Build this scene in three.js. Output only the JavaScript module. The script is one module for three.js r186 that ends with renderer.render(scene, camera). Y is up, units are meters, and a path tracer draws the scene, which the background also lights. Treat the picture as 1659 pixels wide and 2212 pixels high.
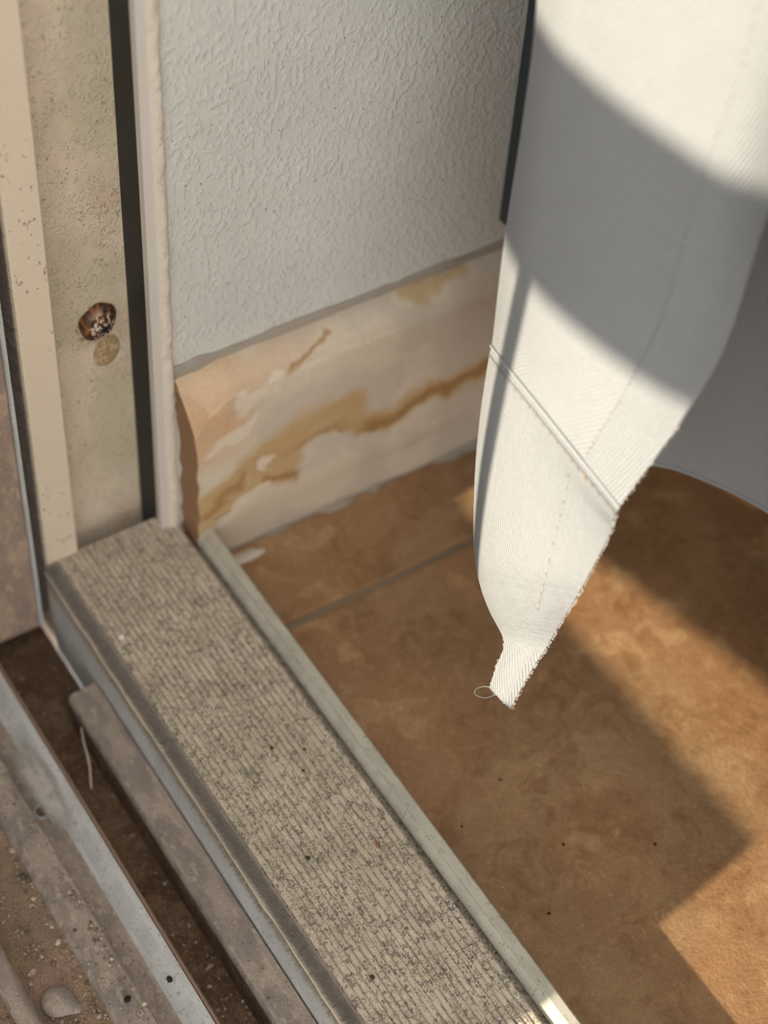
import * as THREE from 'three';
import { mergeGeometries } from 'three/addons/utils/BufferGeometryUtils.js';
import { RoundedBoxGeometry } from 'three/addons/geometries/RoundedBoxGeometry.js';

// ---------------------------------------------------------------- camera, sky, sun, exposure
const scene = new THREE.Scene();
const M = 0.001;                                    // all shapes below are laid out in millimetres
const camera = new THREE.PerspectiveCamera(31.67, 1659 / 2212, 0.01, 60);
camera.position.set(-0.1626, 0.41845, 0.32392);
camera.up.set(0.3751, 0.6578, -0.6532);
camera.lookAt(camera.position.x + 0.3936, camera.position.y - 0.751, camera.position.z - 0.5302);
camera.focus = 0.462;
camera.userData.fStop = 7.6;
const renderer = new THREE.WebGLRenderer({ antialias: true });
renderer.toneMapping = THREE.LinearToneMapping;
renderer.toneMappingExposure = 1.5;
renderer.shadowMap.enabled = true;
scene.background = new THREE.Color().setRGB(2.16, 2.14, 2.08);
const SUN = new THREE.Vector3(1, -0.349, -0.15);    // the way the light travels
const sun = new THREE.DirectionalLight(new THREE.Color().setRGB(1.0, 0.88, 0.68), 5.9);
sun.position.copy(SUN).multiplyScalar(-3).add(new THREE.Vector3(0.05, 0.1, 0.1));
sun.target.position.set(0.05, 0.1, 0.1);
sun.castShadow = true;
Object.assign(sun.shadow.camera, { left: -1.5, right: 1.5, top: 1.5, bottom: -1.5, near: 0.05, far: 8 });
sun.shadow.mapSize.set(4096, 4096);
scene.add(sun, sun.target);

// ---------------------------------------------------------------- noise and textures
function rng(seed) { let s = seed >>> 0; return () => { s = (s + 0x6d2b79f5) >>> 0; let t = s; t = Math.imul(t ^ (t >>> 15), t | 1); t ^= t + Math.imul(t ^ (t >>> 7), t | 61); return ((t ^ (t >>> 14)) >>> 0) / 4294967296; }; }
function hash(x, y, s) { let h = Math.imul(x, 374761393) ^ Math.imul(y, 668265263) ^ Math.imul(s, 1442695041); h = Math.imul(h ^ (h >>> 13), 1274126177); return ((h ^ (h >>> 16)) >>> 0) / 4294967296; }
const fade = (t) => t * t * (3 - 2 * t), mix = (a, b, t) => a + (b - a) * t, clamp = (v, a = 0, b = 1) => Math.min(b, Math.max(a, v));
const smooth = (a, b, v) => fade(clamp((v - a) / (b - a)));
// value noise that repeats after px, py cells
function noise(x, y, px, py, s) {
  const xi = Math.floor(x), yi = Math.floor(y), fx = fade(x - xi), fy = fade(y - yi);
  let x0 = xi % px, y0 = yi % py; if (x0 < 0) x0 += px; if (y0 < 0) y0 += py; const x1 = x0 + 1 === px ? 0 : x0 + 1, y1 = y0 + 1 === py ? 0 : y0 + 1;
  return mix(mix(hash(x0, y0, s), hash(x1, y0, s), fx), mix(hash(x0, y1, s), hash(x1, y1, s), fx), fy);
}
function fbm(x, y, px, py, s, oct = 4, gain = 0.5) { let a = 0, n = 0, k = 1; for (let o = 0; o < oct; o++) { a += k * noise(x, y, px, py, s + o * 17); n += k; k *= gain; x *= 2; y *= 2; px *= 2; py *= 2; } return a / n; }
const lerp3 = (a, b, t) => [mix(a[0], b[0], t), mix(a[1], b[1], t), mix(a[2], b[2], t)];
// fn(u, v) gives sRGB 0..255 (colour) or one number 0..1 (bump); sizeU, sizeV are the millimetres one repeat covers
function texture(w, h, sizeU, sizeV, fn, colour = true) {
  const d = new Uint8Array(w * h * 4);
  for (let j = 0; j < h; j++) for (let i = 0; i < w; i++) {
    const c = fn((i + 0.5) / w, (j + 0.5) / h), o = (j * w + i) * 4;
    if (colour) { d[o] = clamp(c[0], 0, 255); d[o + 1] = clamp(c[1], 0, 255); d[o + 2] = clamp(c[2], 0, 255); } else d[o] = d[o + 1] = d[o + 2] = clamp(c) * 255;
    d[o + 3] = 255;
  }
  const t = new THREE.DataTexture(d, w, h, THREE.RGBAFormat);
  t.wrapS = t.wrapT = THREE.RepeatWrapping; t.magFilter = THREE.LinearFilter; t.minFilter = THREE.LinearMipmapLinearFilter; t.generateMipmaps = true;
  if (colour) t.colorSpace = THREE.SRGBColorSpace;
  t.repeat.set(1 / sizeU, 1 / sizeV); t.needsUpdate = true;
  return t;
}
const std = (o) => new THREE.MeshStandardMaterial({ roughness: 0.85, metalness: 0, side: THREE.DoubleSide, ...o });

// roller-painted plaster: drops drawn out upwards over a fine grain
const plasterBump = texture(1024, 1024, 90, 90, (u, v) => {
  const wx = fbm(u * 20, v * 20, 20, 20, 5, 3) * 0.8, a = fbm(u * 86 + wx, v * 60 + wx, 86, 60, 11, 2), b = fbm(u * 130, v * 100, 130, 100, 21, 2);
  return 0.5 * a + 0.5 * smooth(0.45, 0.8, a) + 0.2 * (b - 0.5);
}, false);
const plasterColour = texture(1024, 1024, 240, 240, (u, v) => {
  const n = fbm(u * 12, v * 12, 12, 12, 31, 5) - 0.5, f = fbm(u * 160, v * 160, 160, 160, 37, 2) - 0.5;
  const c = [212 + n * 14 + f * 8, 211 + n * 14 + f * 8, 205 + n * 14 + f * 8];
  return hash(Math.floor(u * 500), Math.floor(v * 500), 3) > 0.9992 ? [150, 138, 122] : c;
});
const paintBump = texture(1024, 1024, 46, 46, (u, v) => { const w = fbm(u * 16, v * 16, 16, 16, 41, 3), a = fbm(u * 70 + w, v * 60 + w, 70, 60, 43, 3); return 0.2 + 0.7 * smooth(0.4, 0.66, a) * smooth(0.35, 0.6, w); }, false);
const fineBump = texture(512, 512, 20, 20, (u, v) => fbm(u * 60, v * 60, 60, 60, 53, 4, 0.6), false);
// off-white frame paint with specks of grime
const channelColour = texture(1024, 1024, 120, 120, (u, v) => {
  const n = fbm(u * 9, v * 9, 9, 9, 61, 5), f = fbm(u * 190, v * 190, 190, 190, 67, 3), g = fbm(u * 26, v * 20, 26, 20, 71, 4);
  let c = lerp3([196, 184, 158], [214, 196, 174], smooth(0.35, 0.65, n));
  c = lerp3(c, [206, 180, 158], smooth(0.55, 0.7, fbm(u * 5, v * 8, 5, 8, 73, 4)) * 0.7);
  const k = smooth(0.66, 0.74, f) * smooth(0.4, 0.6, g); c = lerp3(c, [128, 114, 94], k * 0.6);
  return c.map((q) => q + (f - 0.5) * 14);
});
const flangeColour = texture(1024, 1024, 120, 120, (u, v) => {
  const f = fbm(u * 200, v * 200, 200, 200, 81, 2) - 0.5, g = fbm(u * 90, v * 60, 90, 60, 83, 4), n = fbm(u * 8, v * 5, 8, 5, 85, 3);
  const k = smooth(0.755, 0.775, g) * smooth(0.52, 0.62, n);
  return lerp3([226 + f * 8, 209 + f * 8, 186 + f * 8], [158, 142, 122], k * 0.85);
});
// dirt and mould on the ribbed metal
const treadColour = texture(1024, 2048, 60, 120, (u, v) => {
  const f = fbm(u * 190, v * 380, 190, 380, 91, 3, 0.7), m = fbm(u * 22, v * 44, 22, 44, 93, 4), s = fbm(u * 56, v * 112, 56, 112, 95, 4, 0.7), p = fbm(u * 100, v * 200, 100, 200, 97, 2);
  let c = lerp3([208, 194, 174], [196, 182, 162], smooth(0.35, 0.65, fbm(u * 7, v * 14, 7, 14, 99, 3)));
  c = lerp3(c, [104, 98, 91], clamp(smooth(0.5, 0.68, f) * smooth(0.34, 0.6, m) * 0.75 + smooth(0.54, 0.66, s) * smooth(0.3, 0.56, f) * 0.85));
  c = lerp3(c, [232, 216, 192], smooth(0.74, 0.8, p) * 0.7);
  return c.map((q) => q + (hash(Math.floor(u * 1024), Math.floor(v * 2048), 7) - 0.5) * 16);
});
const ribColour = texture(512, 2048, 60, 240, (u, v) => { const m = fbm(u * 40, v * 60, 40, 60, 103, 4), f = fbm(u * 190, v * 760, 190, 760, 105, 2); return lerp3([170, 157, 138], [232, 218, 190], smooth(0.5, 0.66, m)).map((q) => q - smooth(0.5, 0.66, f) * 60); });
const treadBump = texture(1024, 1024, 30, 30, (u, v) => fbm(u * 100, v * 100, 100, 100, 101, 3, 0.7), false);
const dirtColour = texture(1024, 1024, 80, 80, (u, v) => {
  const n = fbm(u * 10, v * 10, 10, 10, 111, 4), f = fbm(u * 230, v * 230, 230, 230, 113, 2, 0.7);
  const c = lerp3(lerp3([164, 140, 120], [178, 150, 116], smooth(0.4, 0.66, n)), [180, 148, 130], smooth(0.5, 0.75, fbm(u * 7, v * 7, 7, 7, 117, 3)));
  return lerp3(c, [104, 84, 68], smooth(0.52, 0.75, f) * 0.6).map((q) => q + (f - 0.5) * 30);
});
const channelDirt = texture(1024, 1024, 80, 80, (u, v) => {
  const n = fbm(u * 12, v * 12, 12, 12, 121, 4), f = fbm(u * 120, v * 120, 120, 120, 123, 3, 0.7);
  return lerp3([112, 88, 70], [136, 110, 88], smooth(0.4, 0.65, n)).map((q, i) => q + (f - 0.5) * 60 - i * 2);
});
const dustyMetal = texture(1024, 1024, 60, 60, (u, v) => {
  const n = fbm(u * 14, v * 5, 14, 5, 131, 4), f = fbm(u * 140, v * 140, 140, 140, 133, 3, 0.7);
  return lerp3(lerp3([172, 157, 144], [150, 138, 130], smooth(0.35, 0.65, n)), [194, 176, 158], smooth(0.6, 0.72, fbm(u * 40, v * 22, 40, 22, 137, 3)) * 0.6).map((q) => q + (f - 0.5) * 34);
});
const paleMetal = texture(1024, 1024, 60, 60, (u, v) => {
  const n = fbm(u * 10, v * 8, 10, 8, 141, 4), f = fbm(u * 90, v * 60, 90, 60, 143, 3, 0.7);
  return lerp3(lerp3([200, 200, 198], [188, 188, 186], smooth(0.3, 0.7, n)), [142, 134, 122], smooth(0.62, 0.76, f) * 0.6).map((q) => q + (f - 0.5) * 12);
});
// glazed tile: tan and brown clouds, pale threads, darker veins
const tileColour = texture(1536, 1536, 300, 300, (u, v) => {
  const wx = fbm(u * 34, v * 34, 34, 34, 151, 3), wy = fbm(u * 34, v * 34, 34, 34, 153, 3);
  const n = fbm(u * 20 + wx * 2, v * 20 + wy * 2, 20, 20, 155, 4), m = fbm(u * 120 + wx * 4, v * 120 + wy * 4, 120, 120, 157, 3), f = fbm(u * 420, v * 420, 420, 420, 159, 2), z = fbm(u * 10, v * 10, 10, 10, 161, 2);
  let c = lerp3([161, 128, 93], [148, 114, 80], smooth(0.3, 0.7, n));
  c = lerp3(c, [162, 116, 80], smooth(0.42, 0.68, z) * 0.45);
  c = lerp3(c, [122, 87, 56], smooth(0.54, 0.7, m) * smooth(0.48, 0.66, n) * 0.38);
  c = lerp3(c, [192, 158, 118], smooth(0.03, 0.008, Math.abs(m - 0.44)) * smooth(0.52, 0.66, wy) * 0.6 + smooth(0.34, 0.28, m) * 0.25 + smooth(0.62, 0.72, wy) * smooth(0.5, 0.58, z) * 0.4);
  return c.map((q) => q + (f - 0.5) * 20);
});
const tileBump = texture(1024, 1024, 60, 60, (u, v) => 0.75 * fbm(u * 90, v * 90, 90, 90, 171, 3, 0.6) + 0.25 * fbm(u * 14, v * 14, 14, 14, 173, 3), false);
// twill: diagonal ribs of short floats
const twillBump = texture(512, 512, 10, 10, (u, v) => {
  const a = (u + v) * 8, rib = 0.5 + 0.5 * Math.cos(2 * Math.PI * a), seg = 0.5 + 0.5 * Math.cos(2 * Math.PI * (u * 28 - v * 4)), n = fbm(u * 60, v * 60, 60, 60, 181, 3);
  return 0.12 + 0.55 * Math.pow(rib, 0.7) + 0.14 * seg * rib + 0.22 * (n - 0.5);
}, false);
const clothColour = texture(512, 512, 46, 46, (u, v) => { const f = fbm(u * 150, v * 150, 150, 150, 191, 2) - 0.5, n = fbm(u * 7, v * 7, 7, 7, 193, 3) - 0.5; return [154 + f * 10 + n * 4, 156 + f * 10 + n * 4, 159 + f * 10 + n * 4]; });
// water-stained skirting: u along the wall 0..160 mm, v from the floor 0..80 mm
const stainStrokes = [
  [[[2, 20], [14, 30], [24, 37], [40, 45], [52, 44]], 9, 0.8, 0], [[[64, 33], [86, 33], [112, 40], [160, 46]], 7, 0.8, 0], [[[24, 37], [46, 39], [70, 35]], 2.2, 0.8, 1], // [points (mm along, mm above the floor), half width, strength, kind]
  [[[1, 24], [9, 30], [20, 36], [29, 27], [29, 40], [43, 44], [52, 43], [62, 36], [79, 33], [97, 34], [112, 38], [160, 44]], 6.5, 1, 0],
  [[[2, 14], [9, 20], [20, 27], [30, 25], [34, 33]], 5, 0.9, 0],
  [[[64, 33], [80, 31], [96, 34], [110, 39], [160, 42]], 4, 1, 1],
  [[[4, 22], [10, 26], [16, 30]], 3, 0.9, 1], [[[25, 28], [30, 26], [33, 24]], 3.4, 1, 1], [[[8, 17], [14, 19]], 2.4, 0.9, 1],
  [[[28, 66], [40, 71], [46, 74]], 2, 0.8, 1], [[[78, 77], [86, 79], [96, 80]], 3.5, 0.8, 0],
];
function strokeAt(x, y, s) { let d = 1e9; const p = s[0]; for (let i = 0; i + 1 < p.length; i++) { const ax = p[i][0], ay = p[i][1], bx = p[i + 1][0] - ax, by = p[i + 1][1] - ay, t = clamp(((x - ax) * bx + (y - ay) * by) / (bx * bx + by * by)); d = Math.min(d, Math.hypot(x - ax - bx * t, y - ay - by * t)); } return d; }
const skirtingColour = texture(1024, 512, 160, 80, (u, v) => {
  const wx = (fbm(u * 14, v * 7, 14, 7, 201, 4) - 0.5) * 13, wy = (fbm(u * 14, v * 7, 14, 7, 203, 4) - 0.5) * 13, x = u * 160 + wx, y = v * 80 + wy, f = fbm(u * 220, v * 110, 220, 110, 205, 3) - 0.5;
  let c = lerp3([219, 203, 180], [207, 192, 173], smooth(0.4, 0.6, fbm(u * 10, v * 5, 10, 5, 207, 4)));
  c = lerp3(c, [212, 172, 134], smooth(22, 4, Math.hypot((x - 4) * 0.8, (y - 58)) ) * 0.9);
  c = lerp3(c, [214, 176, 140], smooth(9, 2, Math.abs(y - 74)) * smooth(60, 10, x) * 0.7);
  for (const s of stainStrokes) { const d = strokeAt(x, y, s); c = lerp3(c, s[3] ? [164, 122, 74] : [194, 160, 112], smooth(s[1], s[1] * 0.1, d) * s[2] * 0.84); }
  for (const [px, py, rx, ry] of [[16, 52, 10, 3.5], [21, 24, 6, 2.6], [26, 36, 3.2, 2.6], [22, 64, 9, 5]]) c = lerp3(c, [229, 212, 190], smooth(1.1, 0.75, Math.hypot((x - px) / rx, (y - py - (x - px) * 0.25) / ry)) * 0.9);
  return c.map((q) => q + f * 16);
});
const webAlpha = texture(128, 128, 1, 1, (u, v) => clamp(smooth(0, 0.4, Math.min(u, 1 - u, v, 1 - v)) * (0.45 + 1.0 * fbm(u * 9, v * 20, 9, 20, 221, 4))) , false);
const bloomAlpha = texture(128, 128, 1, 1, (u, v) => clamp(smooth(0.5, 0.3, Math.hypot(u - 0.5, v - 0.5)) * smooth(0.3, 0.62, fbm(u * 12, v * 12, 12, 12, 223, 4)) * 0.9), false);
const rustColour = texture(256, 256, 12, 12, (u, v) => {
  const f = fbm(u * 17, v * 17, 17, 17, 211, 4, 0.6), n = fbm(u * 8, v * 8, 8, 8, 213, 3), rim = smooth(2.2, 4.4, Math.hypot(u * 12 - 6, v * 12 - 6));
  let c = lerp3([70, 44, 28], [120, 74, 36], smooth(0.4, 0.6, n)); c = lerp3(c, [204, 190, 172], smooth(0.46, 0.58, f) * (1 - rim)); return lerp3(c, [44, 30, 22], smooth(0.42, 0.34, f) * 0.8);
});

const MAT = {
  wall: std({ map: plasterColour, bumpMap: plasterBump, bumpScale: 0.00022, roughness: 0.4 }),
  room: std({ color: 0xcfccc4 }), exterior: std({ color: 0xb2b2b0, roughness: 0.95 }), terrace: std({ color: 0xa8a6a2, roughness: 0.95 }),
  channel: std({ map: channelColour, bumpMap: paintBump, bumpScale: 0.00022, roughness: 0.55 }),
  flange: std({ map: flangeColour, bumpMap: fineBump, bumpScale: 0.00003, roughness: 0.5 }),
  panel: std({ map: channelDirt, color: 0xffffff, roughness: 0.9 }), dustPanel: std({ map: dustyMetal, color: new THREE.Color().setRGB(1.0, 0.88, 0.79), roughness: 0.9 }),
  rubber: std({ color: 0x24231f, roughness: 0.6, bumpMap: fineBump, bumpScale: 0.00012 }), darkTrim: std({ color: 0x30373c, roughness: 0.45 }),
  caulk: std({ color: 0xe2d6c6, bumpMap: fineBump, bumpScale: 0.0003, roughness: 0.8 }), whitePlastic: std({ color: 0xd2cbc2, roughness: 0.5 }),
  tread: std({ map: treadColour, bumpMap: treadBump, bumpScale: 0.00008, roughness: 0.6 }),
  rib: std({ map: ribColour, roughness: 0.42, metalness: 0.1 }),
  rail: std({ map: paleMetal, color: new THREE.Color().setRGB(1, 0.95, 0.82), bumpMap: fineBump, bumpScale: 0.00002, roughness: 0.34, metalness: 0.1 }),
  pale: std({ map: paleMetal, roughness: 0.8 }), dusty: std({ map: dustyMetal, bumpMap: treadBump, bumpScale: 0.0002, roughness: 0.92 }),
  dirt: std({ map: dirtColour, bumpMap: treadBump, bumpScale: 0.0006, roughness: 1 }), channelDirt: std({ map: channelDirt, bumpMap: treadBump, bumpScale: 0.0006, roughness: 1 }),
  skirting: std({ map: skirtingColour, bumpMap: fineBump, bumpScale: 0.00006, roughness: 0.6 }), skirtEnd: std({ color: 0x9a7556, roughness: 0.9 }),
  greyCaulk: std({ color: 0xa89c8e, bumpMap: fineBump, bumpScale: 0.0003, roughness: 0.85 }), grout: std({ color: 0x9c8872, bumpMap: fineBump, bumpScale: 0.0005, roughness: 0.95 }),
  tile: std({ map: tileColour, bumpMap: tileBump, bumpScale: 0.00014, roughness: 0.48 }),
  cloth: std({ map: clothColour, bumpMap: twillBump, bumpScale: 0.00055, roughness: 0.95 }), clothPlain: std({ map: clothColour, bumpMap: fineBump, bumpScale: 0.00004, roughness: 0.95 }),
  thread: std({ color: 0xb9b8b4, roughness: 0.95 }), threadGrey: std({ color: 0x7f7872, roughness: 0.95 }),
  pile: std({ color: 0xffffff, roughness: 1 }), rust: std({ map: rustColour, bumpMap: rustColour, bumpScale: 0.0005, roughness: 0.85 }),
  resin: std({ color: 0xc2a680, roughness: 0.5, bumpMap: paintBump, bumpScale: 0.0006 }), fin: std({ color: 0xe6d8c0, roughness: 0.7 }),
  black: std({ color: 0x1a1714, roughness: 0.8 }), metalTube: std({ color: 0xb8b8b8, roughness: 0.4, metalness: 0.6 }), web: std({ color: 0xb9b2ab, roughness: 1, transparent: true, alphaMap: webAlpha }),
};

// ---------------------------------------------------------------- builders
const used = {};
const numbered = (n) => { const k = used[n] = (used[n] ?? -1) + 1; return k ? `${n}_${String(k).padStart(3, '0')}` : n; };
function tag(o, label, category, group, kind) { Object.assign(o.userData, label && { label }, category && { category }, group && { group }, kind && { kind }); return o; }
function thing(name, label, category, [x, y, z] = [0, 0, 0], group, kind) { const g = new THREE.Group(); g.name = numbered(name); g.position.set(x * M, y * M, z * M); scene.add(g); return tag(g, label, category, group, kind); }
function put(parent, name, geometry, material) { const m = new THREE.Mesh(geometry, material); m.name = parent === scene ? numbered(name) : name; m.castShadow = m.receiveShadow = true; parent.add(m); return m; }
// texture coordinates in millimetres, taken from the two axes a face lies along
function planar(g, ox = 0, oy = 0) {
  g = g.index ? g.toNonIndexed() : g; g.computeVertexNormals();
  const p = g.attributes.position, n = g.attributes.normal, uv = new Float32Array(p.count * 2);
  for (let i = 0; i < p.count; i += 3) {
    let a = 0, b = 0, c = 0; for (let k = 0; k < 3; k++) { a += n.getX(i + k); b += n.getY(i + k); c += n.getZ(i + k); }
    a = Math.abs(a); b = Math.abs(b); c = Math.abs(c);
    for (let k = 0; k < 3; k++) { const x = p.getX(i + k) / M, y = p.getY(i + k) / M, z = p.getZ(i + k) / M, q = (i + k) * 2; if (c >= a && c >= b) { uv[q] = x; uv[q + 1] = y; } else if (b >= a) { uv[q] = x; uv[q + 1] = z; } else { uv[q] = z; uv[q + 1] = y; } uv[q] += ox; uv[q + 1] += oy; }
  }
  g.setAttribute('uv', new THREE.BufferAttribute(uv, 2)); return g;
}
function box(x0, x1, y0, y1, z0, z1, r = 0) {
  const w = (x1 - x0) * M, h = (y1 - y0) * M, d = (z1 - z0) * M, g = r ? new RoundedBoxGeometry(w, h, d, 2, r * M) : new THREE.BoxGeometry(w, h, d);
  g.translate((x0 + x1) / 2 * M, (y0 + y1) / 2 * M, (z0 + z1) / 2 * M); return planar(g);
}
// a closed outline in x, y drawn out along z
function alongZ(points, z0, z1) { const g = new THREE.ExtrudeGeometry(new THREE.Shape(points.map(([x, y]) => new THREE.Vector2(x * M, y * M))), { depth: (z1 - z0) * M, bevelEnabled: false, steps: 1 }); g.translate(0, 0, z0 * M); return planar(g); }
// a closed outline in x, z drawn out along y
function alongY(points, y0, y1) { const g = new THREE.ExtrudeGeometry(new THREE.Shape(points.map(([x, z]) => new THREE.Vector2(x * M, -z * M))), { depth: (y1 - y0) * M, bevelEnabled: false, steps: 1 }); g.rotateX(-Math.PI / 2); g.translate(0, y0 * M, 0); return planar(g); }
// a grid of points fn(i, j) -> [x, y, z, u, v] in millimetres
function sheet(nu, nv, fn) {
  const p = [], uv = [], ix = [];
  for (let j = 0; j <= nv; j++) for (let i = 0; i <= nu; i++) { const q = fn(i / nu, j / nv); p.push(q[0] * M, q[1] * M, q[2] * M); uv.push(q[3] ?? 0, q[4] ?? 0); }
  for (let j = 0; j < nv; j++) for (let i = 0; i < nu; i++) { const a = j * (nu + 1) + i, b = a + 1, c = a + nu + 1, d = c + 1; ix.push(a, b, d, a, d, c); }
  const g = new THREE.BufferGeometry(); g.setAttribute('position', new THREE.Float32BufferAttribute(p, 3)); g.setAttribute('uv', new THREE.Float32BufferAttribute(uv, 2)); g.setIndex(ix); g.computeVertexNormals(); return g;
}
// cloth: the grid with a second face a thickness behind it and closed borders
function cloth(nu, nv, fn, thick) {
  const f = sheet(nu, nv, fn), n = f.attributes.normal, p = f.attributes.position, b = f.clone(), q = b.attributes.position;
  for (let i = 0; i < p.count; i++) q.setXYZ(i, p.getX(i) + n.getX(i) * thick * M, p.getY(i) + n.getY(i) * thick * M, p.getZ(i) + n.getZ(i) * thick * M);
  const rim = [], uv = f.attributes.uv, ids = []; for (let i = 0; i <= nu; i++) ids.push(i); for (let j = 1; j <= nv; j++) ids.push(j * (nu + 1) + nu); for (let i = nu - 1; i >= 0; i--) ids.push(nv * (nu + 1) + i); for (let j = nv - 1; j >= 0; j--) ids.push(j * (nu + 1));
  const rp = [], ru = []; for (const i of ids) { rp.push(p.getX(i), p.getY(i), p.getZ(i), q.getX(i), q.getY(i), q.getZ(i)); ru.push(uv.getX(i), uv.getY(i), uv.getX(i), uv.getY(i)); }
  for (let i = 0; i + 1 < ids.length; i++) rim.push(2 * i, 2 * i + 1, 2 * i + 3, 2 * i, 2 * i + 3, 2 * i + 2);
  const r = new THREE.BufferGeometry(); r.setAttribute('position', new THREE.Float32BufferAttribute(rp, 3)); r.setAttribute('uv', new THREE.Float32BufferAttribute(ru, 2)); r.setIndex(rim); r.computeVertexNormals();
  return mergeGeometries([f, b, r]);
}
const V = (a) => new THREE.Vector3(a[0] * M, a[1] * M, a[2] * M);
const tube = (pts, r, seg = 60, sides = 6) => new THREE.TubeGeometry(new THREE.CatmullRomCurve3(pts.map(V)), seg, r * M, sides, false);
const spline = (p, t) => { const n = p.length - 1, x = clamp(t) * n, i = Math.min(n - 1, Math.floor(x)), f = x - i, a = p[Math.max(0, i - 1)], b = p[i], c = p[i + 1], d = p[Math.min(n, i + 2)]; return b.map((_, k) => 0.5 * (2 * b[k] + (c[k] - a[k]) * f + (2 * a[k] - 5 * b[k] + 4 * c[k] - d[k]) * f * f + (3 * b[k] - a[k] - 3 * c[k] + d[k]) * f * f * f)); };
const FAR = 1500;                                    // how far the opening runs along z

// ---------------------------------------------------------------- the room
const FLOOR = -12;
{
  const floor = thing('floor', 'tan and brown mottled glazed floor tiles with sandy grout', null, [0, 0, 0], null, 'structure');
  put(floor, 'grout_bed', box(7.2, 3000, -60, FLOOR - 1.2, 0, 2600), MAT.grout);
  // the tiles: rows across the sill; the first row is a narrow cut strip along the wall
  const zs = [[-9, 42.6], [45, 343.5], [345.9, 644.4], [646.8, 945.3], [947.7, 1246.2], [1248.6, 1547], [1549.4, 2000], [2002, 2600]];
  const xs = [[8.2, 262], [264.4, 563], [565.4, 864], [866.4, 1165], [1167.4, 1466], [1468.4, 1900], [1902.4, 2400], [2402.4, 3000]];
  xs.forEach(([a, b], i) => zs.forEach(([c, d], j) => {
    const g = new RoundedBoxGeometry((b - a) * M, 8 * M, (d - c) * M, 2, 0.9 * M); g.translate((a + b) / 2 * M, (FLOOR - 4) * M, (c + d) / 2 * M);
    put(floor, 'tile', planar(g, i * 71 + j * 37, i * 53 - j * 89), MAT.tile);
  }));
  put(scene, 'wall_left', box(0.5, 3000, -60, 2400, -150, 0), MAT.wall).userData = { kind: 'structure', label: 'roller painted off white plaster wall beside the door frame' };
  put(scene, 'wall_right', box(-150, 3150, -60, 2400, 2600, 2750), MAT.room).userData = { kind: 'structure' };
  put(scene, 'wall_back', box(3000, 3150, -60, 2400, -150, 2600), MAT.room).userData = { kind: 'structure' };
  put(scene, 'wall_front', box(-150, 0, -60, 2400, FAR, 2600), MAT.room).userData = { kind: 'structure' };
  put(scene, 'wall_header', box(-150, 0, 2080, 2400, -150, FAR), MAT.room).userData = { kind: 'structure' };
  put(scene, 'ceiling', box(-150, 3150, 2400, 2550, -150, 2750), MAT.room).userData = { kind: 'structure' };
  put(scene, 'wall_pier', box(-480, -135, -60, 1990, -400, 60), MAT.exterior).userData = { kind: 'structure' };
  put(scene, 'floor_terrace', box(-2600, -113, -80, -31, -400, 2600), MAT.terrace).userData = { kind: 'structure' };
}
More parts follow.
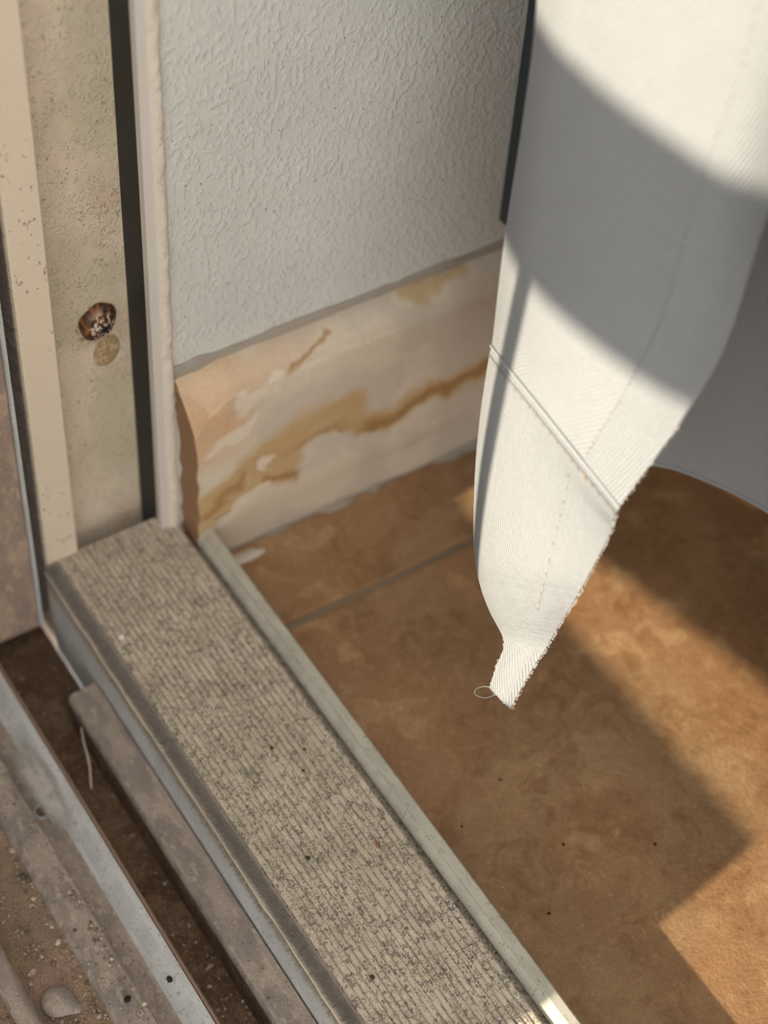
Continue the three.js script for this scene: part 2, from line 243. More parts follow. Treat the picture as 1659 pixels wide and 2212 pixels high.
// skirting: sloped top, worn and stained, its cut end towards the sill
{
  const s = thing('baseboard_left', 'cream skirting with brown water stains and peeling paint', null, [0, 0, 0], null, 'structure');
  const face = [[0.2, 62.4], [3.6, 61.6], [6.8, 59.6], [8.9, 56], [9.9, 49], [10.3, 10], [9.4, -1], [9.5, -11.5]], broken = [[0.2, 61], [3.5, 58], [6.4, 53.5], [8.6, 48.8], [9.8, 44], [10.2, 10], [9.4, -1], [9.5, -11.5]];
  const len = [0]; for (let i = 1; i < face.length; i++) len.push(len[i - 1] + Math.hypot(face[i][0] - face[i - 1][0], face[i][1] - face[i - 1][1]));
  const X1 = 1200, L = len[len.length - 1], edge = (y) => 2.2 + (fbm(y * 0.35, 3, 999, 99, 301, 3) - 0.5) * 1.6 - clamp((y - 40) / 22) * 2.0;
  const prof = (t, x = 0) => { const a = spline(broken, t), b = spline(face, t), k = smooth(3, 16, x); return [mix(a[0], b[0], k), mix(a[1], b[1], k)]; };
  put(s, 'front_face', sheet(200, 56, (a, b) => { const xa = 2 + (X1 - 2) * a * a, [z, y] = prof(b, xa), x = edge(y) + (X1 - 2) * a * a, w = (fbm(x * 0.09, y * 0.09, 999, 999, 303, 3) - 0.5) * 0.7 * clamp(a * 40); return [x, y, z + w, x, y + 12 + 0.5 * Math.max(0, 10.2 - z) * smooth(45, 50, y)]; }), MAT.skirting);
  put(s, 'cut_end', sheet(12, 56, (a, b) => { const [z, y] = prof(b); return [edge(y) - 0.4 * a, y, mix(z, -1, a), z, y]; }), MAT.skirtEnd);
  // the lifted flake of paint at the top of the cut end
  put(s, 'paint_flake', cloth(14, 10, (a, b) => { const y = 58.5 - 12.5 * b + 4.6 * a * b, x = 0.6 + 13 * a * (1 - 0.35 * b); return [x, y, prof(clamp((61 - y) / 17) * 0.57, x)[0] + 0.5 + 2.2 * b * (1 - a), x, y + 12]; }, -0.25), MAT.skirting);
  put(s, 'top_joint', sheet(160, 8, (a, b) => { const x = 0.6 + 1190 * a * a, th = b * Math.PI, w = 1 + 0.7 * (fbm(x * 0.12, 1, 999, 9, 305, 3) - 0.5); return [x, 62.6 - 2.4 * Math.cos(th) * w, 0.1 + 1.0 * Math.sin(th) * w, x, b * 6]; }), MAT.greyCaulk);
  put(s, 'floor_joint', sheet(220, 8, (a, b) => { const x = 9 + 1180 * a * a, n = fbm(x * 0.1, 2, 999, 9, 307, 4), th = b * Math.PI * 0.5; return [x, FLOOR + 0.15 + 2.2 * n * Math.cos(th), 9 + (1 + 2.2 * smooth(0.42, 0.6, n)) * Math.sin(th), x, b * 6]; }), MAT.greyCaulk);
  const d = (t) => [16 + 6 * Math.cos(t) * (1 + 0.2 * Math.sin(3 * t)), 14 + 2.2 * Math.sin(t)];
  put(s, 'plaster_blob', sheet(24, 5, (a, b) => { const [x, z] = d(a * Math.PI * 2); return [mix(16, x, b), FLOOR + 0.9 * (1 - b * b), mix(13.6, z, b), x, z]; }), MAT.caulk);
  put(scene, 'trim_1', box(110.6, 122, 73.5, 2380, 0, 3.5, 0.5), MAT.darkTrim).userData = { kind: 'structure', label: 'dark slate vertical strip on the plaster wall' };
}

// ---------------------------------------------------------------- the door frame
{
  const j = thing('door_jamb', 'cream painted metal door jamb channel with flange and black gasket', 'door jamb', [0, 0, 0]);
  put(j, 'channel_back', alongY([[-34.5, -13], [-31, -12], [-5.6, -12], [-4.6, -14], [-4.6, -40], [-34.5, -40]], -55, 2075), MAT.channel);
  put(j, 'flange', alongY([[-41.6, -5.2], [-41.2, -4.2], [-40.4, -4], [-31.6, -4], [-31.2, -4.4], [-31.2, -5.4], [-31.8, -5.8], [-32.5, -14], [-36, -20], [-41.6, -20]], -56, 2075), MAT.flange);
  put(j, 'gasket', alongY([[-6.2, -12], [-5.6, -8], [-4.9, -3.4], [-4.3, -2.4], [-3.4, -2.6], [-3.4, -14], [-6.2, -14]], -50, 2075), MAT.rubber);
  put(j, 'edge_strip', alongY([[-5.4, -2.6], [-5.5, 0.2], [-5.1, 0.7], [-2.4, 0.8], [-2.2, -3], [-3.4, -3.2]], -14, 2075), MAT.whitePlastic);
  // lumpy filler between the strip and the plaster
  put(j, 'filler_bead', sheet(260, 10, (a, b) => { const y = -13 + 413 * a, th = b * Math.PI, n = fbm(y * 0.22, 4, 999, 99, 311, 4), m = fbm(y * 0.9, b * 3, 999, 99, 313, 3); const r = 1.5 + 1.1 * (n - 0.5) + 1.3 * (m - 0.5); return [-1.3 - (1.9 + 0.2 * n) * Math.cos(th) + 0.5 * (n - 0.5), y, 0.1 + r * Math.sin(th), b * 6, y]; }), MAT.caulk);
  put(j, 'outer_lip', alongY([[-47, -18], [-47, -1.4], [-46.6, -0.9], [-46, -1], [-45.7, -2], [-45.7, -18]], -24, 2075), MAT.pale);
  const p = tag(put(scene, 'outer_frame_panel', box(-135, -47, -24.5, 2075, -60, -2.2, 0.6), MAT.dustPanel), 'dusty pinkish brown outer frame panel beside the dark brush strip', 'frame panel');
}
// a pile strip: a backing with hairs standing on it
const hairShape = (() => { const g = new THREE.ConeGeometry(0.075 * M, 1 * M, 3, 1, true); g.translate(0, 0.5 * M, 0); return g; })();
function pile(parent, count, seed, place, dark, light, length) {
  const r = rng(seed), m = new THREE.InstancedMesh(hairShape, MAT.pile, count), q = new THREE.Quaternion(), up = new THREE.Vector3(0, 1, 0), c = new THREE.Color(), mat = new THREE.Matrix4();
  for (let i = 0; i < count; i++) { const [p, d] = place(r); const l = length * (0.6 + 0.8 * r()); q.setFromUnitVectors(up, new THREE.Vector3(...d).normalize()); mat.compose(V(p), q, new THREE.Vector3(1, l, 1)); m.setMatrixAt(i, mat); const t = r() * r(); c.setRGB(...lerp3(dark, light, t)); m.setColorAt(i, c); }
  m.name = 'pile'; m.castShadow = m.receiveShadow = true; m.userData.kind = 'stuff'; parent.add(m); return m;
}
{
  const b = thing('jamb_brush_strip', 'dark vertical brush seal strip along the edge of the jamb flange', 'brush seal');
  put(b, 'backing', box(-45.7, -41.6, -24, 2075, -16, -6.5), std({ color: 0x5c534a, roughness: 1 }));
  pile(b, 9000, 5, (r) => [[-45.4 + 3.6 * r(), -23 + 300 * r(), -7], [(r() - 0.5) * 0.9, (r() - 0.5) * 0.9, 1]], [0.2, 0.17, 0.145], [0.45, 0.39, 0.33], 3.2);
}
// ---------------------------------------------------------------- threshold
const Z0 = -4.6;
{
  const t = thing('door_threshold', 'ribbed aluminium door threshold speckled with grime and mould', 'threshold');
  // ribs: shallow valleys between flat lands
  const top = []; const pitch = 1.86; for (let x = -36.2; x < -2; x += pitch) top.push([x, 0], [x + 0.3, -0.16], [x + 0.7, -0.18], [x + 1.0, -0.02], [x + pitch - 0.1, 0.02]);
  const out = [[-38.2, -9], [-38.2, -1.4], [-37.9, -0.5], [-37.3, 0], [-36.5, 0.05], ...top, [-0.9, 0], [-0.5, -0.3], [-0.3, -3], [-0.3, -9]];
  put(t, 'ribbed_tread', alongZ(out, Z0, FAR), MAT.tread);
  for (let k = 0; k < 19; k++) { const x = -36.2 + pitch * k - 0.1; put(t, 'rib', alongZ([[x - 0.18, -0.05], [x - 0.12, 0.08], [x + 0.02, 0.11], [x + 0.14, 0.07], [x + 0.2, -0.05]], Z0, FAR), MAT.rib); }
  put(t, 'body', alongZ([[-42.4, -26], [-42.2, -20], [-41.5, -9.4], [-41.2, -9], [7, -9], [7, -58], [-42.4, -58]], -2, FAR), MAT.pale);
  put(t, 'rail_face', alongZ([[3.6, -9], [3.6, -2.9], [2.0, -2.2], [1.9, -1.9], [2.1, -1.5], [3.9, 1.3], [4.1, 1.6], [5.6, 1.6], [5.6, -9]], 1.2, FAR), MAT.rail);
  put(t, 'rail_top', alongZ([[3.8, 1.1], [3.9, 1.85], [4.1, 2.1], [6.5, 2.2], [6.9, 2], [7.1, 1.5], [7.1, -14], [5.6, -14], [5.6, 1.1]], 1.2, FAR), MAT.rail);
  put(t, 'gap_bottom', box(-0.3, 3.6, -9, -6.8, Z0, FAR), MAT.tread);
}
{
  const b = thing('sill_weatherstrip', 'grey brown pile weatherstrip along the outer edge of the ribbed threshold', 'weatherstrip');
  put(b, 'backing', alongZ([[-41.4, -9.2], [-41.8, -7], [-41.2, -3.4], [-39.6, -1.6], [-38.2, -1.4], [-38.2, -9.2]], Z0 - 1, FAR), std({ color: 0xb5a99c, roughness: 1 }));
  // hairs above the fin stand up and over; those below it hang out and down
  pile(b, 26000, 7, (r) => { const z = Z0 + 300 * r(), a = r(); return [[-38.4 - 2.9 * a, -1.6 - 2.0 * a * a, z], [-0.35 - 0.5 * a + 0.5 * (r() - 0.5), 0.8, 0.7 * (r() - 0.5)]]; }, [0.48, 0.43, 0.385], [0.9, 0.84, 0.77], 2.4);
  pile(b, 15000, 9, (r) => { const z = Z0 + 300 * r(), a = r(); return [[-41.2 - 0.5 * a, -4.4 - 4.6 * a, z], [-0.8, -0.5 + 0.5 * (r() - 0.5), 0.7 * (r() - 0.5)]]; }, [0.38, 0.33, 0.27], [0.7, 0.62, 0.52], 1.5);
  const wob = (z) => [0.5 * (fbm(z * 0.12, 1, 999, 9, 321, 3) - 0.5), 0.9 * (fbm(z * 0.16, 5, 999, 9, 323, 3) - 0.5)];
  put(b, 'fin', cloth(220, 4, (a, c) => { const z = Z0 + 320 * a, [dx, dy] = wob(z); return [mix(-40, -42.5 + dx * 1.6, c), -4.2 + dy * 1.2 * c + 0.7 * c, z, z, c]; }, 0.4), MAT.fin);
}
// ---------------------------------------------------------------- outer tracks
{
  const t = thing('sliding_track', 'dust covered grey metal sliding door track with shallow grooves', 'track');
  put(t, 'channel_floor', sheet(24, 120, (a, b) => { const x = -66 + 23.2 * a, z = -40 + 420 * b; return [x, -39 + 1.2 * fbm(x * 0.4, z * 0.2, 999, 999, 331, 4), z, x, z]; }), MAT.channelDirt);
  put(t, 'channel_end', box(-135, -31, -60, -24.5, -60, -14), MAT.channelDirt);
  put(t, 'groove_bed', alongZ([[-78.2, -27], [-77.4, -26.6], [-73, -26.3], [-71.6, -25.5], [-71.6, -40], [-78.2, -40]], -14, FAR), MAT.dusty);
  put(t, 'groove_rail', alongZ([[-71.8, -25.7], [-70.4, -24.8], [-67.2, -21.2], [-66, -20.4], [-65.4, -20.3], [-65.4, -60], [-71.8, -60]], -14, FAR), MAT.pale);
  put(t, 'ledge', alongZ([[-51.6, -24], [-51.2, -22.6], [-50.4, -22], [-42.8, -21.4], [-42.8, -26], [-51.6, -26]], 27, FAR), MAT.dusty);
  put(t, 'ledge_side', box(-51.4, -42.8, -60, -24.5, 27, FAR), MAT.channelDirt);
  put(t, 'seal_cord', tube([[-64.6, -20.6, -14], [-64.6, -20.6, 400], [-64.6, -20.6, FAR]], 0.55, 4, 8), std({ color: 0x8d7462, roughness: 0.9 }));
  put(t, 'track_lip', alongZ([[-87, -28], [-86.4, -25.4], [-85.4, -23.8], [-84, -23.2], [-79.2, -22.6], [-78.4, -21.9], [-77.8, -22.2], [-77.6, -24], [-77.9, -27.4], [-78, -60], [-87, -60]], -14, FAR), MAT.dusty);
  put(t, 'outer_rod', (() => { const g = new THREE.CylinderGeometry(3.1 * M, 3.1 * M, 1500 * M, 20); g.rotateX(Math.PI / 2); g.translate(-105.2 * M, -25.8 * M, (750 - 14) * M); return planar(g); })(), MAT.dusty);
  tag(put(scene, 'sand_bed', sheet(40, 200, (a, b) => { const x = -114 + 28 * a, z = -14 + 440 * b; return [x, -28.4 + 1.4 * fbm(x * 0.25, z * 0.12, 999, 999, 341, 4) + 1.2 * smooth(0.6, 1, a), z, x, z]; }), MAT.dirt), 'packed sandy dirt lying between the track lip and the outer rod', 'dirt', null, 'stuff');
}
// grit lying in the tracks
{
  const r = rng(77), g = new THREE.IcosahedronGeometry(0.5 * M, 0), m = new THREE.InstancedMesh(g, std({ color: 0xffffff, roughness: 1 }), 9000), c = new THREE.Color(), mat = new THREE.Matrix4(), q = new THREE.Quaternion(), e = new THREE.Euler();
  const bands = [[-101, -86.5, -27.2, 1.0], [-86, -78.6, -23, 0.75], [-77.5, -72.5, -26.3, 0.5], [-62.8, -51.8, -38.2, 1.0], [-51, -42.8, -21.5, 0.45], [-115, -109, -27.6, 0.9], [-81, -77.9, -22.3, 1.0], [-101, -92, -27.2, 1.1], [-90, -86.4, -26.6, 1.2]];
  for (let i = 0; i < 9000; i++) { const [a, b, y, s] = bands[Math.floor(r() * bands.length)], k = s * (0.4 + 1.9 * r() * r() * r()); e.set(r() * 6, r() * 6, r() * 6); q.setFromEuler(e); mat.compose(V([mix(a, b, r()), y + 0.1, -8 + 300 * Math.sqrt(r())]), q, new THREE.Vector3(k, k * 0.8, k * 1.2)); m.setMatrixAt(i, mat); const t = r(); c.setRGB(...(t > 0.92 ? [0.55, 0.46, 0.38] : lerp3([0.12, 0.09, 0.065], [0.5, 0.4, 0.31], t))); m.setColorAt(i, c); }
  m.name = 'grit'; m.castShadow = m.receiveShadow = true; scene.add(m); tag(m, 'loose brown grit and dust scattered in the outer track grooves', 'grit', null, 'stuff');
}
// ---------------------------------------------------------------- curtain
const FLAP = [
  [[69.9,231.9,45.4],[66.7,236.0,55.9],[65.9,239.0,67.5],[67.0,241.8,82.7],[70.0,243.7,98.9],[74.0,244.8,113.3],[79.4,243.6,120.7],[89.6,238.9,124.3]],
  [[63.4,197.0,58.9],[60.4,201.8,68.2],[59.7,205.5,78.3],[60.7,209.1,91.6],[63.6,211.8,105.6],[67.3,213.6,118.1],[71.9,212.9,124.8],[80.1,209.1,128.6]],
  [[58.3,172.4,65.7],[55.4,177.4,74.3],[54.7,181.1,83.6],[55.5,184.6,95.7],[58.1,187.0,108.5],[61.5,188.5,120.0],[65.4,187.9,126.4],[71.8,184.7,130.7]],
  [[53.0,147.8,71.4],[50.2,152.7,79.6],[49.4,156.0,88.6],[50.1,158.9,100.3],[52.4,160.4,112.7],[55.5,160.9,124.0],[58.8,159.9,130.7],[63.6,157.0,136.0]],
  [[49.9,133.1,75.3],[47.1,137.7,82.9],[46.0,140.2,91.1],[46.2,141.7,101.7],[47.9,141.6,113.1],[50.4,140.4,123.4],[52.8,138.6,129.8],[56.1,135.8,135.4]],
  [[46.9,118.3,79.4],[43.8,122.2,86.3],[42.3,123.6,93.4],[41.8,123.3,102.5],[42.6,120.7,112.2],[44.1,117.1,120.9],[45.6,114.0,126.7],[47.2,110.7,132.2]],
  [[42.8,99.1,84.0],[40.0,104.0,90.6],[38.9,106.7,97.2],[38.7,108.3,105.7],[40.0,108.1,114.6],[41.9,106.7,122.6],[43.6,105.3,127.7],[45.5,103.5,132.7]],
  [[39.5,82.0,89.3],[36.9,87.7,95.4],[35.9,91.6,101.5],[36.1,94.9,109.1],[37.7,96.7,117.0],[39.9,97.4,123.9],[41.8,97.3,128.4],[43.8,96.9,132.7]],
  [[36.3,64.2,96.7],[33.9,70.6,102.1],[33.1,75.4,107.4],[33.4,80.0,113.7],[35.0,83.5,120.1],[37.3,85.8,125.6],[39.3,86.7,129.1],[41.4,87.4,132.3]],
  [[33.9,59.5,103.7],[32.3,64.3,107.6],[31.8,68.3,111.7],[32.1,72.5,116.9],[33.6,75.9,122.1],[35.6,78.0,126.5],[37.4,78.9,129.2],[39.3,79.5,131.8]],
  [[32.2,57.5,110.7],[31.4,60.6,113.2],[31.2,63.6,116.1],[31.5,67.2,120.0],[32.5,70.2,124.1],[34.3,72.0,127.4],[35.8,72.6,129.3],[37.5,73.0,131.1]],
  [[30.9,56.6,118.4],[31.1,57.3,119.3],[31.3,58.5,120.7],[31.7,60.1,122.9],[32.5,61.8,125.4],[33.5,63.0,127.7],[34.3,63.6,129.1],[35.2,64.1,130.5]],
  [[30.4,53.4,120.1],[30.5,53.9,120.8],[30.6,54.8,122.0],[30.9,55.9,123.8],[31.4,57.0,125.9],[32.1,57.6,127.7],[32.8,57.7,128.8],[33.5,57.8,129.8]],
  [[28.8,46.9,120.3],[28.9,47.2,120.9],[28.9,47.9,122.0],[29.0,48.7,123.7],[29.4,49.4,125.6],[30.0,49.6,127.2],[30.6,49.5,128.2],[31.2,49.3,129.1]],
  [[27.2,39.7,121.0],[27.2,39.9,121.6],[27.1,40.2,122.6],[27.1,40.6,124.0],[27.2,40.6,125.7],[27.6,40.1,127.0],[28.1,39.6,127.9],[28.5,38.9,128.6]]
];
const SCOL = [0, 0.06, 0.16, 0.32, 0.52, 0.72, 0.86, 1];
function acrossRow(row, s) { let i = 0; while (i < 6 && s > SCOL[i + 1]) i++; return spline(row, (i + (s - SCOL[i]) / (SCOL[i + 1] - SCOL[i])) / 7); }
const flapAt = (s, r) => { const n = FLAP.length - 1, i = clamp(Math.floor(r), 0, n - 1), f = r - i, g = (k) => acrossRow(FLAP[clamp(k, 0, n)], s), a = g(i - 1), b = g(i), c = g(i + 1), d = g(i + 2); return spline([a, b, c, d], (1 + f) / 3); };
const SEAM = 5, END = FLAP.length - 1;               // rows: 0 above the picture, 5 the hem seam, the last the frayed tip
{
  const c = thing('curtain', 'white twill curtain with its hemmed corner hanging in the sun', 'curtain', [0, 0, 0]);
  const across = (r) => { const w = []; let l = 0, q = flapAt(0, r); for (let i = 0; i <= 60; i++) { const p = flapAt(i / 60, r); l += Math.hypot(p[0] - q[0], p[1] - q[1], p[2] - q[2]); w.push(l); q = p; } return w; };
  const down = []; { let l = 0, q = flapAt(0.5, 0); for (let i = 0; i <= 260; i++) { const p = flapAt(0.5, END * i / 260); l += Math.hypot(p[0] - q[0], p[1] - q[1], p[2] - q[2]); down.push(l); q = p; } }
  const arc = (r) => { const x = r / END * 260, i = Math.min(259, Math.floor(x)); return mix(down[i], down[i + 1], x - i); };
  const cache = new Map(), width = (s, r) => { const k = Math.round(r * 40); if (!cache.has(k)) cache.set(k, across(k / 40)); const w = cache.get(k), x = s * 60, i = Math.min(59, Math.floor(x)); return mix(w[i], w[i + 1], x - i); };
  // front flap above the seam: body cloth, then the side hem beyond its stitching
  put(c, 'front_flap', cloth(64, 110, (a, b) => { const s = 0.72 * a, r = SEAM * b, p = flapAt(s, r); return [...p, width(s, r), arc(r)]; }, 0.45), MAT.cloth);
  put(c, 'front_flap_top', cloth(30, 30, (a, b) => { const s = 0.72 * a, p = flapAt(s, 0), y = mix(2040, p[1], b); return [p[0] + 4 * Math.sin(a * 6) * (1 - b), y, p[2] + 6 * (1 - b), width(s, 0), -y]; }, 0.45), MAT.cloth);
  put(c, 'side_hem', cloth(26, 110, (a, b) => { const s = 0.72 + 0.28 * a, r = SEAM * b, p = flapAt(s, r); return [p[0] - 0.25, p[1], p[2], -width(s, r) * 1.3, -arc(r) * 0.6]; }, 0.8), MAT.cloth);
  put(c, 'side_hem_top', cloth(12, 30, (a, b) => { const s = 0.72 + 0.28 * a, p = flapAt(s, 0), y = mix(2040, p[1], b); return [p[0] - 0.25, y, p[2] + 6 * (1 - b), -width(s, 0) * 1.3, y * 0.6]; }, 0.8), MAT.cloth);
  // the bottom hem, doubled over
  const hem = put(c, 'bottom_hem', cloth(72, 150, (a, b) => { const r = mix(SEAM, END, b), p = flapAt(a, r), t = 0.5 * smooth(0, 0.02, b) ; return [p[0] - t, p[1] + 0.1, p[2] + t * 0.3, width(a, r) * 1.35, -arc(r) * 0.45]; }, 0.9), MAT.cloth);
  hem.userData.label = 'doubled bottom hem coming to a frayed point';
  // rolled upper edge of the hem and its thread
  const seamPts = (dr, off) => Array.from({ length: 41 }, (_, i) => { const p = flapAt(i / 40, SEAM + dr); return [p[0] - off, p[1] + off * 0.4, p[2] + off * 0.3]; });
  put(hem, 'rolled_edge', tube(seamPts(0.03, 0.4), 0.32, 120, 8), MAT.clothPlain);
  put(hem, 'seam_thread', tube(seamPts(0.15, 0.85), 0.1, 120, 5), MAT.threadGrey);
  const stitch = new THREE.CapsuleGeometry(0.07 * M, 0.7 * M, 2, 6), yAxis = new THREE.Vector3(0, 1, 0);
  const sew = (name, parent, p, q, m) => { const o = put(parent, name, stitch, m); o.position.copy(V(p)); o.quaternion.setFromUnitVectors(yAxis, new THREE.Vector3(q[0] - p[0], q[1] - p[1], q[2] - p[2]).normalize()); return o; };
  for (let i = 0; i < 18; i++) { const s = 0.05 + 0.93 * i / 17, p = flapAt(s, SEAM + 0.16), q = flapAt(s, SEAM + 0.4); p[0] -= 0.95; p[2] += 0.3; q[0] -= 0.95; q[2] += 0.3; sew('stitch', hem, p, q, MAT.threadGrey); }
  // the line of stitching along the side hem
  for (let i = 0; i < 64; i++) { const r = 0.1 + (SEAM - 0.15) * i / 64, p = flapAt(0.72, r), q = flapAt(0.72, r + 0.05); p[0] -= 0.5; q[0] -= 0.5; p[2] += 0.1; q[2] += 0.1; sew('stitch', c, p, q, MAT.threadGrey); }
  for (let i = 0; i < 34; i++) { const r = SEAM + 0.5 + 4.2 * i / 34, p = flapAt(0.66, r), q = flapAt(0.66, r + 0.05); p[0] -= 0.8; q[0] -= 0.8; sew('stitch', hem, p, q, i % 3 ? MAT.thread : MAT.threadGrey); }
  // frayed selvedge and the loose loop at the tip
  const r = rng(41), fr = new THREE.InstancedMesh(new THREE.TorusGeometry(0.26 * M, 0.06 * M, 4, 8, 4.4), MAT.thread, 900), mt = new THREE.Matrix4(), qt = new THREE.Quaternion();
  for (let i = 0; i < 900; i++) { const k = r(), tip = k > 0.86, p = tip ? flapAt(r(), END) : k > 0.78 ? flapAt(0, mix(11, END, r())) : flapAt(1, mix(SEAM - 1, END, r())); qt.setFromEuler(new THREE.Euler(r() * 6, r() * 6, r() * 6)); const sc = 0.4 + 0.9 * r(); mt.compose(V([p[0] + (r() - 0.5) * 0.7, p[1] + (r() - 0.5) * 0.7, p[2] + (r() - 0.5) * 0.7]), qt, new THREE.Vector3(sc, sc, sc)); fr.setMatrixAt(i, mt); }
  fr.name = 'frayed_edge'; fr.userData.kind = 'stuff'; fr.castShadow = fr.receiveShadow = true; c.add(fr);
  const a = flapAt(0, END - 0.05), b = flapAt(0.32, END); put(c, 'loose_thread', tube([a, [a[0] - 1.6, a[1] - 0.6, a[2] - 1.5], [a[0] - 3, a[1] - 2.2, a[2] - 2.4], [a[0] - 3.2, a[1] - 3.3, a[2] - 1.9], [a[0] - 1.8, a[1] - 3.2, a[2] + 0.3], b], 0.11, 60, 6), MAT.thread);
  const b2 = flapAt(0.75, SEAM + 0.1); for (let i = 0; i < 4; i++) put(hem, 'thread_end', tube([b2, [b2[0] - 0.9, b2[1] - 0.7 - 0.3 * i, b2[2] - 0.5 + 0.4 * i], [b2[0] - 1.1, b2[1] - 2 - 0.3 * (i % 2), b2[2] - 1.6 + 0.9 * i]], 0.08, 16, 5), std({ color: 0xb99a84, roughness: 0.95 }));
  // the rest of the cloth: round the fold, back behind the flap and on along the opening
  const path = [[74, 62], [90, 74], [105.8, 86.9], [113, 96.2], [122.3, 117.3], [126, 150], [120, 192], [94, 236], [56, 262], [34, 292], [46, 340], [32, 400], [46, 470], [32, 540], [46, 620], [32, 700], [46, 800], [32, 900], [46, 1010], [32, 1120], [46, 1240], [34, 1340], [40, 1440]];
  // the folds draw together above the hem
  const hang = (u, y) => { const p = spline(path, u); return [p[0], p[1] - (65 * smooth(70, 170, y) + 45 * smooth(170, 250, y)) * smooth(150, 190, p[1])]; };
  put(c, 'back_panel', cloth(200, 90, (a, b) => { const y = mix(2040, 50, Math.pow(b, 0.35)), p = hang(a, y); return [p[0] + 0.6, y, p[1], a * 1500, y]; }, 0.6), MAT.clothPlain);
  put(c, 'back_hem', tube(Array.from({ length: 140 }, (_, i) => { const p = hang(i / 139, 50); return [p[0] + 0.9, 50.4, p[1]]; }), 0.9, 320, 8), MAT.clothPlain);
}

// ---------------------------------------------------------------- small things
{
  const s = thing('rusty_screw', 'rusty round screw head crusted with paint in the jamb channel', 'screw', [-15.6, 80.1, -12]); s.scale.setScalar(1.12);
  const dome = sheet(32, 12, (a, b) => { const t = a * Math.PI * 2, r = 4.6 * Math.sin(b * Math.PI / 2) * (1 + 0.1 * Math.sin(2 * t + 1) + 0.05 * Math.sin(5 * t)), n = fbm(Math.cos(t) * b * 4 + 9, Math.sin(t) * b * 4 + 9, 99, 99, 351, 3) - 0.5; return [r * Math.cos(t), 1.25 * r * Math.sin(t), -0.4 + 3.8 * Math.cos(b * Math.PI / 2) + 0.8 * n * (1 - b), 6 + r * Math.cos(t), 6 + r * Math.sin(t)]; });
  put(s, 'head', dome, MAT.rust);
  put(s, 'rust_bloom', sheet(36, 6, (a, b) => { const t = a * Math.PI * 2, r = b * (5.4 + 1.6 * Math.pow(Math.max(0, Math.cos(t - 3.7)), 3)); return [r * Math.cos(t), 1.25 * r * Math.sin(t), 0.12, 0.5 + 0.5 * b * Math.cos(t), 0.5 + 0.5 * b * Math.sin(t)]; }), std({ color: 0x9a6a2c, roughness: 0.9, transparent: true, alphaMap: bloomAlpha }));
  for (const a of [0.5, 2.07]) { const g = box(-1.6, 1.6, -0.28, 0.28, -0.4, 0.35); g.rotateZ(a); g.translate(0.5 * M, -0.4 * M, 3.2 * M); put(s, 'slot', g, MAT.black); }
  const d = thing('adhesive_disc', 'flat tan dried adhesive disc just below the rusty screw', 'adhesive mark', [-13.5, 67.9, -12]);
  put(d, 'film', sheet(36, 8, (a, b) => { const t = a * Math.PI * 2, r = 4.1 * b * (1 + 0.06 * Math.sin(2 * t)); return [r * Math.cos(t), r * 1.35 * Math.sin(t), 0.05 + 0.5 * (1 - Math.pow(b, 6)), r * Math.cos(t) * 4, r * Math.sin(t) * 4]; }), MAT.resin);
}
{
  const l = thing('dusty_screw_cap', 'round dust coated cap on the sandy bed beside the outer rod', 'screw cap', [-96.1, -27, 110.3]);
  put(l, 'cap', sheet(36, 10, (a, b) => { const t = a * Math.PI * 2, tail = Math.pow(Math.max(0, Math.cos(t - 0.9)), 14) * 2.4 * b, r = 4.5 * Math.sin(b * Math.PI / 2) + tail; return [r * Math.cos(t), 2.1 * Math.cos(b * Math.PI / 2) - 0.2, r * Math.sin(t), r * Math.cos(t), r * Math.sin(t)]; }), MAT.dusty);
  const w = thing('roller_plug', 'small round dusty plug set in the groove of the track', 'plug', [-74.6, -26.4, 56.3]);
  put(w, 'rim', (() => { const g = new THREE.TorusGeometry(2.1 * M, 0.45 * M, 8, 28); g.rotateX(Math.PI / 2); return g; })(), MAT.pale);
  put(w, 'plug', (() => { const g = new THREE.CylinderGeometry(1.9 * M, 1.9 * M, 0.6 * M, 24); return planar(g); })(), MAT.channelDirt);
  tag(put(scene, 'cobweb', sheet(20, 24, (a, b) => { const z = 30 + 42 * b, w = 1 - 0.55 * Math.abs(2 * b - 0.9), x = mix(-78, -66, 0.5 + (a - 0.5) * w); return [x, -21.4 - 2.2 * Math.sin(Math.PI * a) + 1.6 * Math.sin(b * 4) * a * (1 - a) * 4, z, a, b]; }), MAT.web), 'pale dusty cobweb stretched across the groove of the track', 'cobweb');
  tag(put(scene, 'pale_fibre', tube([[-51.5, -30, 34], [-53.5, -29, 40], [-55, -30, 46], [-57.5, -34, 52]], 0.28, 30, 6), MAT.fin), 'pale curved fibre lying in the dark channel of the track', 'fibre');
}
tag(put(scene, 'red_smear', sheet(24, 5, (a, b) => { const t = a * Math.PI * 2; return [-8.5 + 0.9 * b * Math.cos(t), 0.16 - 0.04 * b, 126.4 + 1.5 * b * Math.sin(t), 0.5 + 0.5 * b * Math.cos(t), 0.5 + 0.5 * b * Math.sin(t)]; }), std({ color: 0xa4504c, roughness: 0.9, transparent: true, alphaMap: bloomAlpha })), 'faint red smear on the ribbed threshold', 'stain');
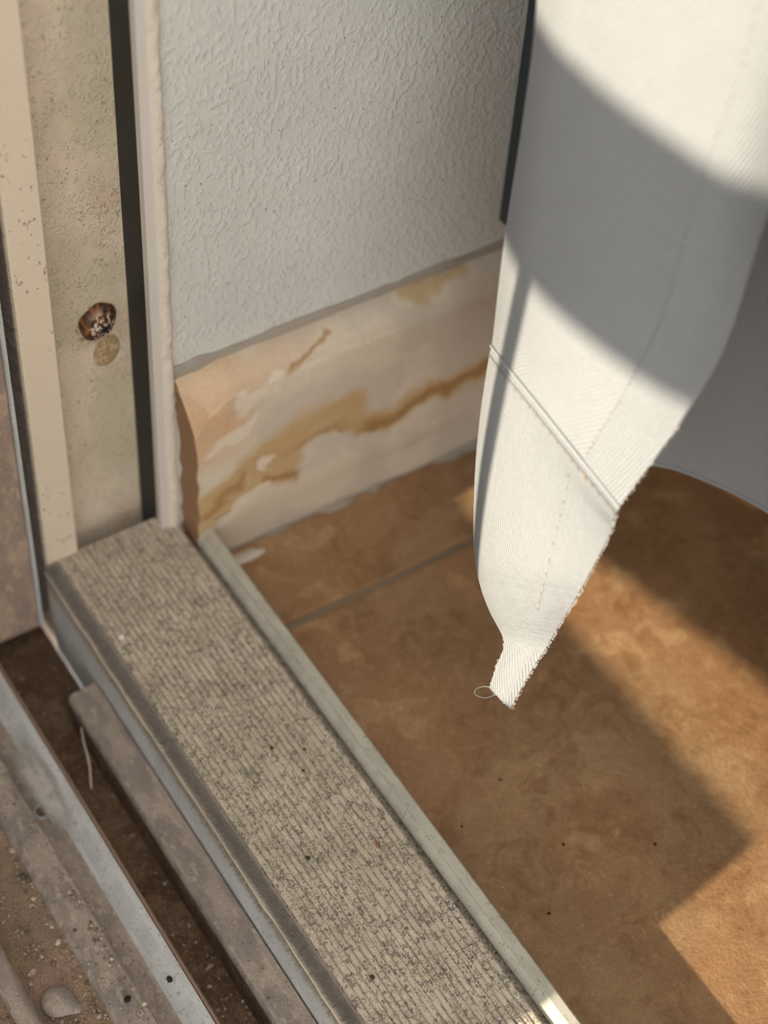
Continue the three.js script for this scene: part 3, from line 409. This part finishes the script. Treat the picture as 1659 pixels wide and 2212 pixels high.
// single crumbs that can be told apart
function crumb(x, y, z, s, colour, label, group) {
  const g = new THREE.IcosahedronGeometry(s * M, 1), p = g.attributes.position; for (let i = 0; i < p.count; i++) { const k = 0.75 + 0.5 * noise(p.getX(i) / M * 1.7 + x, p.getY(i) / M * 1.7 + p.getZ(i) / M * 2.1 + z, 999, 999, 361); p.setXYZ(i, p.getX(i) * k * 1.25, p.getY(i) * k * 0.7, p.getZ(i) * k); }
  g.computeVertexNormals(); const m = put(scene, 'crumb', g, std({ color: colour, roughness: 1 })); m.position.set(x * M, y * M, z * M); m.rotation.y = x * 1.7; tag(m, label, 'crumb', group);
}
crumb(-81.2, -22, 121.4, 0.9, 0x2c261f, 'black crumb on the flat dusty lip of the outer track');
crumb(-69, -22.9, 121.8, 0.8, 0x2a251f, 'black crumb on the pale sloped side of the track groove');
crumb(-34.9, 0.5, 31.2, 0.8, 0xeee8de, 'white crumb at the edge of the ribbed threshold');
for (const [x, z, s] of [[-17.2, 86, 0.45], [-9.6, 90.8, 0.4], [-13.5, 96.6, 0.42], [-26.5, 120.5, 0.55], [-30.2, 158, 0.6]]) crumb(x, 0.3, z, s, 0x463628, 'small dark brown crumb on the ribbed threshold', 'dark crumbs on the threshold');
for (const [x, z, s] of [[19, 128, 0.36], [24, 162, 0.42], [40, 147, 0.4], [62, 160, 0.4], [37, 121, 0.4]]) crumb(x, FLOOR + 0.25, z, s, 0x33241a, 'tiny dark crumb on the tan floor tile', 'dark crumbs on the floor tile');

// ---------------------------------------------------------------- outdoors, beyond the picture: what shades the opening
{
  const a = thing('clothes_airer', 'light metal tube clothes airer standing on the terrace', 'clothes airer');
  const X = -200, bar = (p, q, r) => tube([p, [(p[0] + q[0]) / 2, (p[1] + q[1]) / 2, (p[2] + q[2]) / 2], q], r, 4, 14);
  put(a, 'cross_bar', bar([X, 102, 62], [X, 140, 560], 9.5), MAT.metalTube);
  put(a, 'leg', bar([X, -31, 62], [X, 272, 62], 3), MAT.metalTube);
  put(a, 'upright', bar([X, 105, 138.8], [X, 272, 119], 3), MAT.metalTube);
  put(a, 'leg', bar([X, -31, 557], [X, 272, 557], 3), MAT.metalTube);
  put(scene, 'awning_cover', alongZ([[-150, 2420], [-1050, 800], [-1050, 785], [-150, 2405]], -300, 420), MAT.exterior); tag(scene.getObjectByName('awning_cover'), 'sloping awning cover over the terrace outside the door', 'awning');
  const l = thing('clothes_line', 'clothes line with a white bed sheet hung over it outside', 'clothes line'), LX = -226;
  put(l, 'rope', bar([LX, 478, 60.5], [LX, 478, 1300], 1.2), MAT.thread); put(l, 'post', bar([LX, -31, 1306], [LX, 490, 1306], 6), MAT.metalTube);
  put(l, 'bed_sheet', cloth(60, 30, (u, v) => { const z = 179 + 420 * u, t = v * 2 - 1; return [LX + (t < 0 ? 1 : -1) * (2.2 + 2 * Math.abs(t) * (1 + Math.sin(u * 30))) * Math.min(1, Math.abs(t) * 8), 480 - 344 * Math.abs(t), z, u * 420, v * 680]; }, 0.6), MAT.clothPlain);
  const p = thing('planter_trough', 'long low grey planter trough standing on the terrace', 'planter');
  put(p, 'trough', box(-330, -232, -31, 82, 50, 207, 3), MAT.exterior);
  put(p, 'rim', box(-335, -230, 81, 99.5, 44, 222, 2), MAT.exterior);
  put(p, 'soil', box(-325, -240, 99, 101, 56, 212), MAT.channelDirt);
  const r = thing('terrace_railing', 'terrace railing of two posts and one flat horizontal rail', 'railing');
  const RX = -620;
  put(r, 'flat_rail', box(RX - 8, RX, 164 + 0.349 * 620, 216 + 0.349 * 620, -100, 900), MAT.exterior);
  put(r, 'post', box(RX - 40, RX, -60, 216 + 0.349 * 620, 880, 920), MAT.exterior);
  put(r, 'post', box(RX - 40, RX, -60, 216 + 0.349 * 620, -140, -100), MAT.exterior);
}
scene.traverse((o) => { if (o.isMesh) o.castShadow = o.receiveShadow = true; });
renderer.render(scene, camera);
